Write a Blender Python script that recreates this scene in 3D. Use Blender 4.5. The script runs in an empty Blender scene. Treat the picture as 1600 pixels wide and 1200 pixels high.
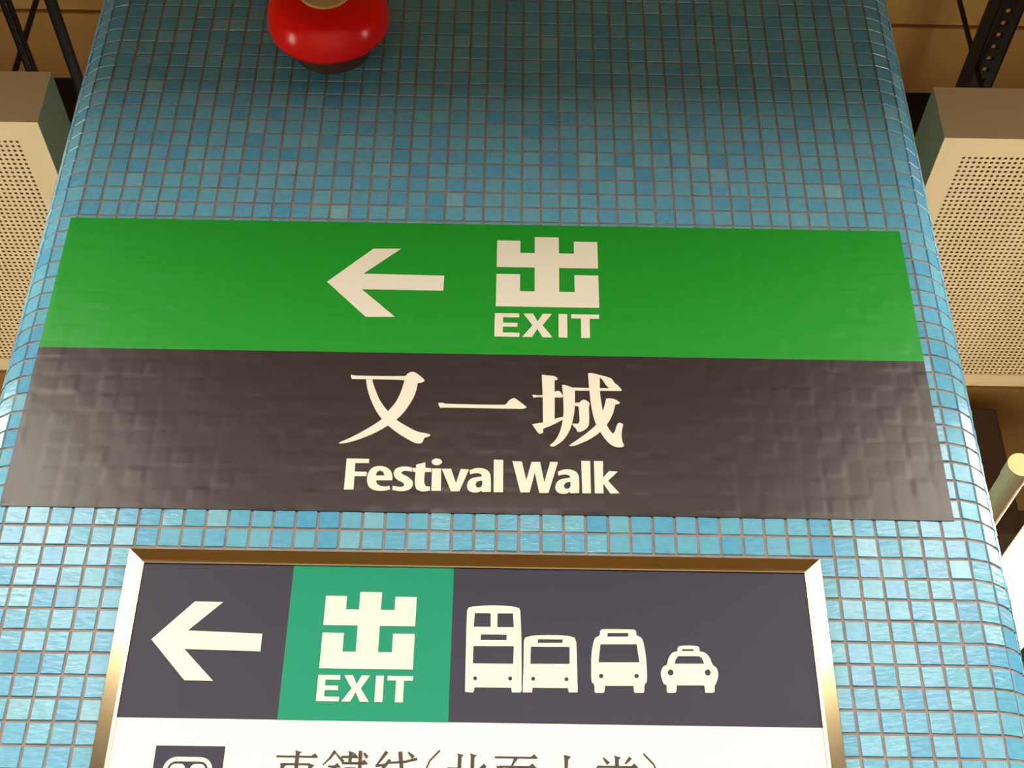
import bpy, bmesh, math, random
from mathutils import Vector, Matrix

random.seed(7)
SC = bpy.context.scene
COL = SC.collection

# ------------------------------------------------------------------ camera
S = 0.025                      # mosaic pitch (m)
CAM = Vector((0.00825, -1.35449, 1.6))
F_PX, YAW, PITCH, ROLL = 2117.7, 0.005274, 0.583494, 0.013306
fwd = Vector((math.sin(YAW) * math.cos(PITCH), math.cos(YAW) * math.cos(PITCH), math.sin(PITCH)))
r0 = Vector((math.cos(YAW), -math.sin(YAW), 0.0))
u0 = r0.cross(fwd)
rgt = r0 * math.cos(ROLL) + u0 * math.sin(ROLL)
upv = u0 * math.cos(ROLL) - r0 * math.sin(ROLL)
cd = bpy.data.cameras.new('camera')
cd.sensor_fit = 'HORIZONTAL'
cd.sensor_width = 36.0
cd.lens = 36.0 * F_PX / 1600.0
cd.clip_start = 0.02
cam = bpy.data.objects.new('camera', cd)
COL.objects.link(cam)
m = Matrix((rgt, upv, -fwd)).transposed().to_4x4()
m.translation = CAM
cam.matrix_world = m
SC.camera = cam

# ------------------------------------------------------------------ world and exposure
w = bpy.data.worlds.new('hall_light')
SC.world = w
w.use_nodes = True
bgn = w.node_tree.nodes['Background']
bgn.inputs[0].default_value = (1.0, 0.74, 0.44, 1)
bgn.inputs[1].default_value = 0.03
LAMP_COLOUR = (1.0, 0.93, 0.80)
LAMP_STRENGTH = 15.0          # wrap-round battens beside the pillar
HALL_STRENGTH = 22.0          # downward fittings along the sides of the hall
CENTRE_FILL_STRENGTH = 52.0        # unseen fittings added mid-hall to light the pillar from in front
SC.view_settings.view_transform = 'Standard'
SC.view_settings.look = 'None'
SC.view_settings.gamma = 1.0
SC.view_settings.use_curve_mapping = False
SC.view_settings.exposure = 0.0


# ------------------------------------------------------------------ helpers
def lin(c):
    return tuple(((v / 255) / 12.92 if v / 255 <= 0.04045 else ((v / 255 + 0.055) / 1.055) ** 2.4) for v in c) + (1.0,)


def mat(name, rgb, rough=0.5, metal=0.0, spec=0.5, noise=None, bump=None, coat=0.0):
    """noise = (scale, amount, second colour) mixes a second colour; bump = (scale, strength, distance)."""
    m = bpy.data.materials.new(name)
    m.use_nodes = True
    nt = m.node_tree
    b = nt.nodes['Principled BSDF']
    b.inputs['Base Color'].default_value = lin(rgb)
    b.inputs['Roughness'].default_value = rough
    b.inputs['Metallic'].default_value = metal
    b.inputs['Specular IOR Level'].default_value = spec
    b.inputs['Coat Weight'].default_value = coat
    tc = nt.nodes.new('ShaderNodeTexCoord')
    if noise:
        n = nt.nodes.new('ShaderNodeTexNoise')
        n.inputs['Scale'].default_value = noise[0]
        n.inputs['Detail'].default_value = 5
        nt.links.new(tc.outputs['Object'], n.inputs['Vector'])
        r = nt.nodes.new('ShaderNodeValToRGB')
        r.color_ramp.elements[0].position = 0.5 - noise[1] / 2
        r.color_ramp.elements[1].position = 0.5 + noise[1] / 2
        r.color_ramp.elements[0].color = lin(rgb)
        r.color_ramp.elements[1].color = lin(noise[2])
        nt.links.new(n.outputs['Fac'], r.inputs['Fac'])
        nt.links.new(r.outputs['Color'], b.inputs['Base Color'])
    if bump:
        n = nt.nodes.new('ShaderNodeTexNoise')
        n.inputs['Scale'].default_value = bump[0]
        n.inputs['Detail'].default_value = 3
        nt.links.new(tc.outputs['Object'], n.inputs['Vector'])
        bp = nt.nodes.new('ShaderNodeBump')
        bp.inputs['Strength'].default_value = bump[1]
        bp.inputs['Distance'].default_value = bump[2]
        nt.links.new(n.outputs['Fac'], bp.inputs['Height'])
        nt.links.new(bp.outputs['Normal'], b.inputs['Normal'])
    return m


def tile_material():
    m = mat('glazed_mosaic', (90, 165, 195), 0.2, spec=0.31)
    nt = m.node_tree
    b = nt.nodes['Principled BSDF']
    oi = nt.nodes.new('ShaderNodeObjectInfo')
    ge = nt.nodes.new('ShaderNodeNewGeometry')
    ad = nt.nodes.new('ShaderNodeMath'); ad.operation = 'ADD'
    fr = nt.nodes.new('ShaderNodeMath'); fr.operation = 'FRACT'
    nt.links.new(oi.outputs['Random'], ad.inputs[0])
    nt.links.new(ge.outputs['Random Per Island'], ad.inputs[1])
    nt.links.new(ad.outputs[0], fr.inputs[0])
    r = nt.nodes.new('ShaderNodeValToRGB')
    r.color_ramp.interpolation = 'LINEAR'
    cs = [(0.0, (84, 158, 196)), (0.25, (96, 166, 198)), (0.5, (100, 170, 196)), (0.75, (108, 173, 196)), (0.92, (92, 160, 200)), (1.0, (126, 182, 198))]
    e = r.color_ramp.elements
    e[0].position, e[0].color = cs[0][0], lin(cs[0][1])
    e[1].position, e[1].color = cs[-1][0], lin(cs[-1][1])
    for p, c in cs[1:-1]:
        k = e.new(p); k.color = lin(c)
    nt.links.new(fr.outputs[0], r.inputs['Fac'])
    # faint cloudiness in the glass
    n = nt.nodes.new('ShaderNodeTexNoise'); n.inputs['Scale'].default_value = 130; n.inputs['Detail'].default_value = 4
    nt.links.new(ge.outputs['Position'], n.inputs['Vector'])
    mx = nt.nodes.new('ShaderNodeMixRGB'); mx.blend_type = 'OVERLAY'; mx.inputs['Fac'].default_value = 0.22
    nt.links.new(r.outputs['Color'], mx.inputs['Color1'])
    nt.links.new(n.outputs['Fac'], mx.inputs['Color2'])
    nt.links.new(mx.outputs['Color'], b.inputs['Base Color'])
    # rippled glaze
    mp = nt.nodes.new('ShaderNodeMapping'); mp.inputs['Scale'].default_value = (70, 70, 190)
    mp.inputs['Rotation'].default_value = (0, 0.35, 0)
    nt.links.new(ge.outputs['Position'], mp.inputs['Vector'])
    n2 = nt.nodes.new('ShaderNodeTexNoise'); n2.inputs['Scale'].default_value = 1.0; n2.inputs['Detail'].default_value = 3
    nt.links.new(mp.outputs['Vector'], n2.inputs['Vector'])
    bp = nt.nodes.new('ShaderNodeBump'); bp.inputs['Strength'].default_value = 0.35; bp.inputs['Distance'].default_value = 0.0012
    nt.links.new(n2.outputs['Fac'], bp.inputs['Height'])
    nt.links.new(bp.outputs['Normal'], b.inputs['Normal'])
    return m


def emit(name, rgb, strength):
    m = bpy.data.materials.new(name)
    m.use_nodes = True
    b = m.node_tree.nodes['Principled BSDF']
    b.inputs['Base Color'].default_value = (0.9, 0.9, 0.88, 1)
    b.inputs['Emission Color'].default_value = rgb + (1,)
    b.inputs['Emission Strength'].default_value = strength
    return m


def mesh_obj(name, verts, faces, material, parent=None, smooth=False, loc=None):
    me = bpy.data.meshes.new(name)
    me.from_pydata(verts, [], faces)
    me.materials.append(material)
    if smooth:
        me.shade_smooth()
    me.update()
    return link(name, me, parent, loc)


def link(name, me, parent=None, loc=None):
    o = bpy.data.objects.new(name, me)
    COL.objects.link(o)
    if loc:
        o.location = loc
    o.parent = parent
    return o


def bm_obj(name, bm, material, parent=None, smooth=False, fix=True):
    me = bpy.data.meshes.new(name)
    if fix:
        bmesh.ops.recalc_face_normals(bm, faces=bm.faces[:])
    bm.to_mesh(me)
    bm.free()
    me.materials.append(material)
    if smooth:
        me.shade_smooth()
    return link(name, me, parent)


def empty(name, loc):
    o = bpy.data.objects.new(name, None)
    o.empty_display_size = 0.05
    COL.objects.link(o)
    o.location = loc
    return o


def tag(o, label=None, cat=None, group=None, kind=None):
    if label: o['label'] = label
    if cat: o['category'] = cat
    if group: o['group'] = group
    if kind: o['kind'] = kind
    return o


def add_box(bm, a, b, bevel=0.0):
    vs = [bm.verts.new((x, y, z)) for x in (a[0], b[0]) for y in (a[1], b[1]) for z in (a[2], b[2])]
    fs = [(0, 1, 3, 2), (4, 6, 7, 5), (0, 4, 5, 1), (2, 3, 7, 6), (0, 2, 6, 4), (1, 5, 7, 3)]
    ff = [bm.faces.new([vs[i] for i in f]) for f in fs]
    if bevel:
        es = list({e for f in ff for e in f.edges})
        bmesh.ops.bevel(bm, geom=es, offset=bevel, segments=2, affect='EDGES', profile=0.5)


def box(name, a, b, material, parent=None, bevel=0.0, org=(0, 0, 0)):
    bm = bmesh.new()
    add_box(bm, [a[i] - org[i] for i in range(3)], [b[i] - org[i] for i in range(3)], bevel)
    return bm_obj(name, bm, material, parent)


def add_tube(bm, p, q, r, n=12, cap=True):
    p, q = Vector(p), Vector(q)
    d = (q - p).normalized()
    a = d.orthogonal().normalized()
    b = d.cross(a)
    rings = []
    for c in (p, q):
        rings.append([bm.verts.new(c + a * (r * math.cos(2 * math.pi * k / n)) + b * (r * math.sin(2 * math.pi * k / n))) for k in range(n)])
    for k in range(n):
        bm.faces.new((rings[0][k], rings[0][(k + 1) % n], rings[1][(k + 1) % n], rings[1][k]))
    if cap:
        bm.faces.new(rings[0][::-1])
        bm.faces.new(rings[1])


def lathe_y(bm, prof, n=48):
    """prof = [(radius, forward)], turned about the Y axis, forward is -Y."""
    rings = []
    for r, f in prof:
        if r < 1e-6:
            rings.append([bm.verts.new((0, -f, 0))])
        else:
            rings.append([bm.verts.new((r * math.cos(2 * math.pi * k / n), -f, r * math.sin(2 * math.pi * k / n))) for k in range(n)])
    for A, B in zip(rings, rings[1:]):
        for k in range(n):
            k2 = (k + 1) % n
            if len(A) == 1 and len(B) == 1: continue
            if len(B) == 1: bm.faces.new((A[k], A[k2], B[0]))
            elif len(A) == 1: bm.faces.new((A[0], B[k2], B[k]))
            else: bm.faces.new((A[k], A[k2], B[k2], B[k]))


def print_mesh(name, shapes, material, parent, org, y_back, y_front):
    """Flat print: shapes = [[outer, hole, ...], ...] in millimetres (x, z) on the wall; filled and given the film's thickness."""
    bm = bmesh.new()
    for num, sh in enumerate(shapes):
        lift = 0.00005 * num          # overlapping strokes lie a hair above each other
        cu = bpy.data.curves.new('outline', 'CURVE')
        cu.dimensions = '2D'
        cu.fill_mode = 'BOTH'
        cu.extrude = (y_back - y_front) / 2
        for poly in sh:
            sp = cu.splines.new('POLY')
            sp.points.add(len(poly) - 1)
            for k, (x, z) in enumerate(poly):
                sp.points[k].co = (x / 1000, z / 1000, 0, 1)
            sp.use_cyclic_u = True
        ob = bpy.data.objects.new('outline', cu)
        me = bpy.data.meshes.new_from_object(ob)
        base = [bm.verts.new((v.co.x - org[0], (y_back + y_front) / 2 - v.co.z - lift - org[1], v.co.y - org[2])) for v in me.vertices]
        for p in me.polygons:
            try:
                bm.faces.new([base[i] for i in p.vertices])
            except ValueError:
                pass
        bpy.data.objects.remove(ob)
        bpy.data.curves.remove(cu)
        bpy.data.meshes.remove(me)
    return bm_obj(name, bm, material, parent)


# outlines of the printed characters and symbols, millimetres on the wall (x, z): [outer, hole, ...] per stroke
G = {
 'you': [[[[-177.7,2502.0],[-176.6,2501.7],[-175.0,2501.3],[-173.2,2501.0],[-171.5,2500.8],[-159.4,2500.7],[-142.3,2500.6],[-125.4,2500.8],[-113.4,2501.2],[-112.1,2501.8],[-111.0,2503.1],[-110.1,2504.6],[-109.0,2505.7],[-108.0,2506.4],[-106.9,2507.0],[-105.7,2507.5],[-104.5,2507.6],[-103.4,2507.5],[-102.2,2507.1],[-101.0,2506.6],[-99.8,2505.9],[-98.3,2504.8],[-96.6,2503.4],[-95.0,2501.9],[-93.5,2500.5],[-92.2,2499.2],[-90.9,2497.9],[-89.8,2496.6],[-89.0,2495.8],[-89.4,2495.2],[-90.0,2494.3],[-90.8,2493.4],[-91.6,2492.8],[-92.9,2492.3],[-94.6,2491.8],[-96.2,2491.5],[-97.3,2491.2],[-97.5,2489.3],[-97.7,2486.5],[-98.1,2483.5],[-98.6,2480.6],[-99.3,2477.5],[-100.2,2474.3],[-101.3,2471.0],[-102.5,2467.9],[-104.2,2464.0],[-106.2,2459.7],[-108.4,2455.5],[-110.7,2451.6],[-113.0,2448.2],[-115.4,2444.9],[-118.0,2441.8],[-120.5,2439.0],[-122.8,2436.6],[-125.3,2434.4],[-127.8,2432.4],[-130.4,2430.3],[-133.4,2428.1],[-136.6,2425.8],[-139.9,2423.5],[-143.3,2421.4],[-146.7,2419.3],[-150.3,2417.4],[-154.0,2415.5],[-157.6,2413.8],[-161.3,2412.1],[-165.0,2410.5],[-168.7,2409.1],[-172.0,2408.0],[-174.7,2407.2],[-177.6,2406.5],[-180.2,2406.0],[-182.2,2405.7],[-182.8,2405.8],[-183.5,2406.1],[-184.1,2406.5],[-184.5,2406.7],[-184.1,2407.0],[-183.6,2407.3],[-183.0,2407.8],[-182.4,2408.1],[-180.4,2409.2],[-177.9,2410.5],[-175.1,2412.0],[-172.4,2413.5],[-169.2,2415.5],[-165.5,2417.9],[-161.8,2420.4],[-158.3,2422.8],[-154.9,2425.2],[-151.6,2427.6],[-148.4,2430.1],[-145.5,2432.3],[-143.3,2434.1],[-141.1,2436.0],[-139.0,2437.9],[-137.0,2440.1],[-135.2,2442.6],[-133.5,2445.5],[-131.9,2448.4],[-130.2,2451.2],[-128.2,2454.2],[-126.0,2457.3],[-123.8,2460.6],[-121.9,2463.9],[-120.4,2467.4],[-119.0,2471.0],[-117.8,2474.7],[-116.7,2478.4],[-115.6,2482.9],[-114.6,2487.8],[-113.7,2492.2],[-113.1,2495.3],[-114.7,2495.4],[-117.1,2495.6],[-119.8,2495.8],[-122.3,2495.9],[-133.8,2495.9],[-149.6,2495.9],[-165.1,2495.9],[-175.7,2495.9],[-176.1,2496.3],[-176.6,2496.9],[-177.1,2497.6],[-177.4,2498.3],[-177.6,2499.2],[-177.7,2500.3],[-177.7,2501.3]]],[[[-159.2,2495.5],[-152.0,2495.7],[-151.2,2493.1],[-150.0,2489.4],[-148.7,2485.3],[-147.3,2481.5],[-145.7,2477.5],[-144.0,2473.4],[-142.2,2469.3],[-140.2,2465.3],[-137.9,2461.5],[-135.4,2457.8],[-132.8,2454.3],[-130.2,2450.9],[-127.5,2447.7],[-124.8,2444.6],[-121.9,2441.7],[-119.0,2439.0],[-116.0,2436.6],[-112.8,2434.4],[-109.7,2432.4],[-106.5,2430.4],[-103.5,2428.6],[-100.3,2426.7],[-97.2,2425.0],[-94.2,2423.7],[-91.3,2422.8],[-88.2,2422.2],[-85.3,2421.7],[-82.9,2421.3],[-81.8,2420.9],[-80.6,2420.4],[-79.6,2419.9],[-78.9,2419.6],[-79.1,2419.1],[-79.5,2418.5],[-80.0,2417.8],[-80.5,2417.3],[-81.6,2416.8],[-83.1,2416.4],[-84.5,2415.9],[-85.6,2415.1],[-86.3,2414.0],[-86.8,2412.5],[-87.1,2411.1],[-87.6,2409.9],[-88.2,2409.1],[-88.9,2408.4],[-89.6,2407.9],[-90.5,2407.6],[-91.8,2407.5],[-93.3,2407.6],[-94.9,2407.8],[-96.4,2408.3],[-99.1,2409.7],[-102.2,2411.5],[-105.5,2413.5],[-108.7,2415.6],[-112.1,2417.9],[-115.8,2420.4],[-119.3,2423.1],[-122.7,2425.8],[-125.6,2428.4],[-128.5,2431.2],[-131.2,2434.0],[-133.8,2437.0],[-136.2,2439.9],[-138.6,2442.8],[-140.8,2446.0],[-142.9,2449.2],[-145.0,2452.9],[-147.0,2456.9],[-148.9,2461.1],[-150.7,2465.1],[-152.3,2469.2],[-153.8,2473.3],[-155.2,2477.4],[-156.4,2481.3],[-157.3,2485.1],[-158.1,2489.2],[-158.8,2492.9]]]],
 'yi': [[[[-71.3,2464.0],[-70.3,2464.0],[-68.8,2464.1],[-67.3,2464.1],[-66.0,2464.1],[-65.2,2463.8],[-64.5,2463.4],[-63.7,2463.1],[-62.9,2462.9],[-48.6,2462.6],[-27.9,2462.4],[-7.2,2462.4],[7.3,2462.8],[8.8,2463.6],[9.8,2465.2],[10.8,2467.1],[11.8,2468.6],[12.9,2469.6],[14.1,2470.6],[15.3,2471.4],[16.3,2472.0],[17.1,2472.2],[17.8,2472.3],[18.6,2472.3],[19.4,2472.0],[20.5,2471.2],[21.9,2470.1],[23.3,2468.8],[24.7,2467.6],[26.8,2465.8],[29.2,2463.6],[31.5,2461.5],[33.1,2460.1],[32.7,2459.7],[32.1,2459.2],[31.5,2458.6],[30.8,2458.2],[30.1,2457.9],[29.4,2457.7],[28.6,2457.5],[27.8,2457.4],[8.6,2457.4],[-19.0,2457.4],[-46.6,2457.5],[-65.7,2457.4],[-66.6,2457.4],[-67.4,2457.2],[-68.2,2457.0],[-68.7,2456.9],[-69.2,2457.7],[-70.0,2458.9],[-70.7,2460.2],[-71.2,2461.3],[-71.3,2462.0],[-71.3,2462.8],[-71.3,2463.5]]]],
 'cheng': [[[[51.1,2506.4],[52.1,2506.3],[53.5,2506.2],[55.0,2506.0],[56.5,2505.8],[58.6,2505.6],[61.0,2505.4],[63.4,2505.1],[65.4,2504.7],[66.7,2504.2],[68.0,2503.4],[69.1,2502.6],[69.9,2502.1],[69.9,2499.6],[66.3,2498.8],[66.3,2487.7],[66.3,2471.7],[66.2,2455.7],[66.0,2444.6],[65.7,2443.5],[65.0,2442.7],[64.2,2441.9],[63.3,2441.4],[60.9,2440.7],[57.7,2439.9],[54.5,2439.1],[52.4,2438.7],[52.3,2445.4],[52.2,2455.2],[52.1,2465.9],[52.0,2475.7],[51.8,2484.0],[51.5,2492.9],[51.3,2500.8]]],[[[39.6,2477.0],[40.0,2477.1],[40.7,2477.3],[41.5,2477.5],[42.2,2477.6],[42.9,2477.4],[43.5,2477.2],[44.2,2476.9],[44.9,2476.8],[48.9,2476.9],[54.6,2477.1],[60.1,2477.3],[63.9,2477.5],[64.3,2478.3],[64.8,2479.5],[65.5,2480.8],[66.2,2481.8],[67.0,2482.5],[67.9,2483.1],[68.8,2483.5],[69.7,2483.6],[70.7,2483.5],[71.6,2483.2],[72.5,2482.6],[73.3,2481.9],[74.2,2480.6],[75.0,2478.9],[75.8,2477.3],[76.3,2476.1],[75.0,2474.2],[69.0,2474.2],[60.2,2474.3],[51.2,2474.3],[44.9,2474.3],[43.9,2474.1],[42.9,2473.8],[42.0,2473.5],[41.3,2473.3]]],[[[39.7,2436.4],[42.0,2436.8],[45.4,2437.5],[49.2,2438.3],[52.8,2439.2],[56.2,2440.3],[59.6,2441.6],[63.0,2442.9],[65.9,2444.1],[68.2,2444.9],[70.6,2445.7],[72.9,2446.4],[74.7,2446.8],[75.8,2446.9],[77.0,2446.7],[78.0,2446.5],[78.7,2446.4],[77.7,2445.5],[76.2,2444.2],[74.6,2442.8],[72.9,2441.6],[70.4,2440.0],[67.4,2438.1],[64.3,2436.3],[61.5,2434.7],[59.2,2433.5],[56.6,2432.3],[54.4,2431.2],[52.8,2430.5],[52.7,2430.0],[52.5,2429.3],[52.4,2428.6],[52.3,2427.9],[52.4,2427.2],[52.5,2426.5],[52.7,2425.8],[52.8,2425.3],[52.1,2424.9],[51.2,2424.3],[50.2,2423.7],[49.3,2423.4],[48.6,2423.5],[47.9,2423.8],[47.2,2424.2],[46.7,2424.7],[46.0,2425.5],[45.4,2426.5],[44.7,2427.7],[44.1,2428.8],[43.0,2430.6],[41.7,2432.8],[40.5,2434.9]]],[[[75.2,2492.0],[75.6,2492.1],[76.3,2492.3],[77.1,2492.4],[77.8,2492.3],[79.9,2491.7],[82.7,2490.7],[85.5,2489.6],[87.6,2488.5],[88.5,2487.8],[89.3,2486.8],[89.9,2485.6],[90.2,2484.3],[90.4,2479.3],[90.3,2472.6],[90.1,2465.5],[89.8,2459.6],[89.5,2455.9],[89.1,2452.2],[88.5,2448.6],[87.9,2445.0],[87.1,2441.3],[86.3,2437.6],[85.3,2434.0],[84.2,2430.5],[82.8,2427.2],[81.3,2424.0],[79.6,2420.9],[77.9,2418.2],[76.3,2416.0],[74.5,2413.9],[72.7,2412.1],[70.9,2410.5],[69.4,2409.2],[67.8,2408.0],[66.3,2407.0],[64.8,2406.3],[63.7,2406.2],[62.4,2406.4],[61.3,2406.7],[60.5,2406.9],[60.6,2407.3],[60.6,2407.8],[60.8,2408.3],[61.0,2408.8],[62.1,2409.9],[63.6,2411.4],[65.2,2413.1],[66.6,2414.9],[68.0,2417.4],[69.5,2420.2],[70.8,2423.2],[71.9,2426.2],[72.9,2429.6],[73.8,2433.2],[74.5,2436.9],[75.1,2440.6],[75.6,2444.2],[76.1,2447.9],[76.4,2451.5],[76.6,2455.2],[76.7,2460.1],[76.6,2465.5],[76.5,2471.1],[76.3,2476.1],[76.1,2480.5],[75.7,2485.1],[75.4,2489.2]]],[[[84.0,2488.4],[88.4,2488.4],[94.6,2488.4],[101.5,2488.4],[108.1,2488.4],[114.4,2488.4],[121.1,2488.4],[127.0,2488.4],[131.2,2488.4],[129.3,2484.6],[120.9,2484.5],[108.6,2484.4],[96.3,2484.3],[87.5,2484.6],[86.4,2485.2],[85.4,2486.3],[84.6,2487.5]]],[[[118.8,2507.7],[120.7,2507.1],[123.5,2506.4],[126.5,2505.5],[129.0,2504.7],[130.5,2504.1],[132.0,2503.6],[133.5,2502.9],[134.7,2502.0],[135.7,2500.7],[136.5,2499.2],[137.3,2497.7],[138.1,2496.3],[139.1,2495.1],[140.3,2494.1],[141.4,2493.2],[142.5,2492.1],[143.6,2490.5],[144.8,2488.8],[145.9,2487.1],[146.7,2486.0],[146.5,2485.7],[146.1,2485.4],[145.7,2485.0],[145.3,2484.9],[141.8,2484.7],[136.8,2484.6],[131.8,2484.6],[128.4,2484.6],[128.5,2488.3],[131.2,2488.9],[130.5,2489.7],[129.5,2490.9],[128.3,2492.2],[127.3,2493.6],[126.5,2495.0],[125.8,2496.6],[125.1,2498.1],[124.4,2499.4],[123.6,2500.5],[122.7,2501.6],[121.9,2502.5],[121.3,2503.1],[118.6,2502.5]]],[[[106.7,2509.3],[107.5,2509.4],[108.7,2509.6],[110.0,2509.8],[111.2,2509.7],[113.1,2509.3],[115.5,2508.6],[117.7,2507.9],[119.2,2507.4],[119.5,2506.7],[119.9,2505.8],[120.3,2504.7],[120.5,2503.6],[120.5,2499.5],[120.4,2494.0],[120.3,2488.0],[120.4,2482.3],[120.7,2476.7],[121.2,2471.1],[121.8,2465.5],[122.5,2460.2],[123.1,2455.3],[123.8,2450.3],[124.6,2445.6],[125.5,2441.6],[126.3,2438.8],[127.4,2436.2],[128.5,2433.6],[129.6,2431.4],[130.6,2429.5],[131.8,2427.6],[133.0,2426.0],[133.8,2424.8],[134.2,2425.3],[134.8,2425.9],[135.5,2426.6],[136.0,2427.4],[136.8,2429.6],[137.7,2432.6],[138.6,2435.5],[139.4,2437.7],[140.0,2438.6],[140.8,2439.3],[141.6,2439.9],[142.1,2440.4],[146.4,2438.4],[146.0,2436.0],[145.3,2432.6],[144.6,2428.9],[144.2,2425.5],[144.1,2422.6],[144.2,2419.5],[144.4,2416.7],[144.7,2414.4],[145.1,2413.1],[145.6,2411.8],[146.1,2410.6],[146.5,2409.9],[145.3,2407.3],[144.4,2407.1],[143.1,2406.8],[141.6,2406.5],[140.1,2406.4],[138.7,2406.6],[137.1,2406.9],[135.6,2407.4],[134.1,2408.1],[132.4,2409.2],[130.7,2410.6],[128.9,2412.3],[127.4,2414.0],[125.5,2416.6],[123.5,2419.6],[121.6,2422.9],[119.8,2426.1],[118.2,2429.3],[116.7,2432.5],[115.3,2435.9],[114.1,2439.3],[112.9,2443.5],[111.8,2448.2],[110.9,2453.0],[110.1,2457.9],[109.4,2463.7],[108.8,2470.0],[108.3,2476.3],[107.9,2482.0],[107.6,2486.7],[107.4,2491.6],[107.1,2496.2],[107.0,2500.2],[106.9,2502.6],[106.8,2505.3],[106.7,2507.7]]],[[[127.2,2473.4],[127.9,2473.6],[128.8,2473.8],[129.8,2474.0],[130.8,2474.0],[132.3,2473.9],[134.2,2473.6],[136.1,2473.2],[137.8,2472.6],[139.6,2471.6],[141.3,2470.3],[142.8,2469.0],[143.9,2468.2],[143.6,2467.8],[143.1,2467.3],[142.6,2466.7],[142.1,2466.3],[141.1,2466.1],[139.9,2465.8],[138.8,2465.7],[138.1,2465.5],[137.5,2463.1],[136.7,2459.6],[135.7,2455.7],[134.6,2452.1],[133.2,2448.7],[131.7,2445.2],[129.9,2441.8],[128.0,2438.5],[125.8,2435.3],[123.4,2432.0],[120.8,2428.9],[118.1,2426.1],[115.0,2423.2],[111.7,2420.5],[108.2,2417.9],[104.8,2415.6],[101.5,2413.6],[97.9,2411.8],[94.6,2410.1],[91.7,2408.8],[89.9,2408.2],[88.0,2407.6],[86.2,2407.2],[84.8,2407.0],[84.1,2407.1],[83.5,2407.5],[83.0,2407.9],[82.6,2408.2],[84.3,2409.4],[86.6,2411.3],[89.3,2413.4],[91.8,2415.4],[94.9,2418.0],[98.4,2420.9],[101.9,2423.9],[105.1,2426.8],[107.7,2429.3],[110.2,2431.7],[112.7,2434.4],[114.9,2437.3],[116.8,2440.7],[118.5,2444.5],[120.0,2448.3],[121.4,2451.9],[122.5,2454.7],[123.5,2457.7],[124.4,2460.6],[125.2,2463.4],[125.8,2466.1],[126.4,2469.0],[126.9,2471.6]]],[[[85.5,2466.8],[87.4,2466.8],[90.2,2466.8],[93.1,2466.9],[95.3,2467.2],[96.0,2467.7],[96.7,2468.6],[97.3,2469.5],[98.0,2470.2],[98.8,2470.7],[99.7,2471.1],[100.6,2471.4],[101.5,2471.3],[102.6,2471.0],[103.8,2470.3],[105.0,2469.6],[105.9,2468.8],[106.5,2468.1],[107.0,2467.1],[107.5,2466.3],[107.8,2465.7],[107.6,2465.0],[107.3,2464.1],[107.0,2463.0],[106.8,2462.0],[106.7,2457.4],[106.8,2451.2],[106.7,2445.0],[106.6,2440.2],[106.5,2438.6],[106.2,2437.0],[105.8,2435.4],[105.2,2434.0],[104.3,2432.7],[103.2,2431.4],[102.0,2430.3],[100.7,2429.3],[99.4,2428.4],[98.0,2427.5],[96.7,2426.9],[95.5,2426.5],[94.5,2426.5],[93.5,2426.8],[92.6,2427.2],[92.0,2427.4],[91.9,2428.0],[91.7,2428.9],[91.5,2429.8],[91.2,2430.7],[90.4,2431.6],[89.5,2432.7],[88.5,2433.7],[87.7,2434.7],[87.4,2435.5],[87.2,2436.4],[87.0,2437.2],[86.9,2437.8],[93.9,2437.9],[94.2,2438.8],[94.7,2440.1],[95.1,2441.6],[95.3,2443.1],[95.2,2447.2],[95.0,2452.7],[94.7,2458.1],[94.5,2461.8],[93.0,2462.1],[91.0,2462.5],[88.8,2463.1],[87.3,2463.7],[86.6,2464.4],[86.1,2465.3],[85.8,2466.2]]]],
 'F': [[[[-173.8,2386.0],[-148.0,2385.8],[-147.7,2380.4],[-163.5,2380.1],[-163.1,2368.9],[-149.4,2368.7],[-149.3,2363.1],[-163.1,2362.8],[-162.9,2345.5],[-173.8,2345.3]]]],
 'e': [[[[-148.4,2357.7],[-148.5,2359.7],[-148.5,2361.9],[-148.3,2364.0],[-147.9,2366.1],[-147.3,2368.1],[-146.5,2370.1],[-145.5,2371.9],[-144.2,2373.4],[-142.7,2374.6],[-140.9,2375.5],[-139.0,2376.2],[-137.1,2376.6],[-135.0,2376.7],[-132.8,2376.6],[-130.6,2376.2],[-128.6,2375.5],[-126.7,2374.6],[-124.9,2373.3],[-123.3,2371.9],[-121.9,2370.2],[-121.0,2368.2],[-120.3,2365.9],[-119.8,2363.7],[-119.5,2361.8],[-119.5,2360.8],[-119.7,2359.8],[-119.8,2358.9],[-120.0,2358.2],[-137.9,2357.9],[-137.8,2357.1],[-137.6,2356.0],[-137.3,2354.7],[-136.8,2353.7],[-136.1,2352.9],[-135.3,2352.1],[-134.3,2351.5],[-133.3,2351.0],[-131.9,2350.6],[-130.2,2350.3],[-128.5,2350.0],[-127.0,2350.0],[-125.7,2350.1],[-124.4,2350.4],[-123.2,2350.8],[-122.3,2351.0],[-121.3,2346.2],[-122.3,2345.9],[-123.6,2345.5],[-125.2,2345.0],[-126.7,2344.7],[-128.5,2344.5],[-130.7,2344.2],[-132.9,2344.1],[-134.9,2344.2],[-136.9,2344.5],[-138.9,2345.0],[-140.8,2345.7],[-142.4,2346.5],[-143.7,2347.4],[-144.8,2348.5],[-145.8,2349.8],[-146.7,2351.1],[-147.3,2352.6],[-147.8,2354.3],[-148.2,2356.0]],[[-138.9,2364.1],[-137.6,2369.0],[-134.6,2371.0],[-130.8,2369.1],[-128.7,2364.3]]]],
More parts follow.
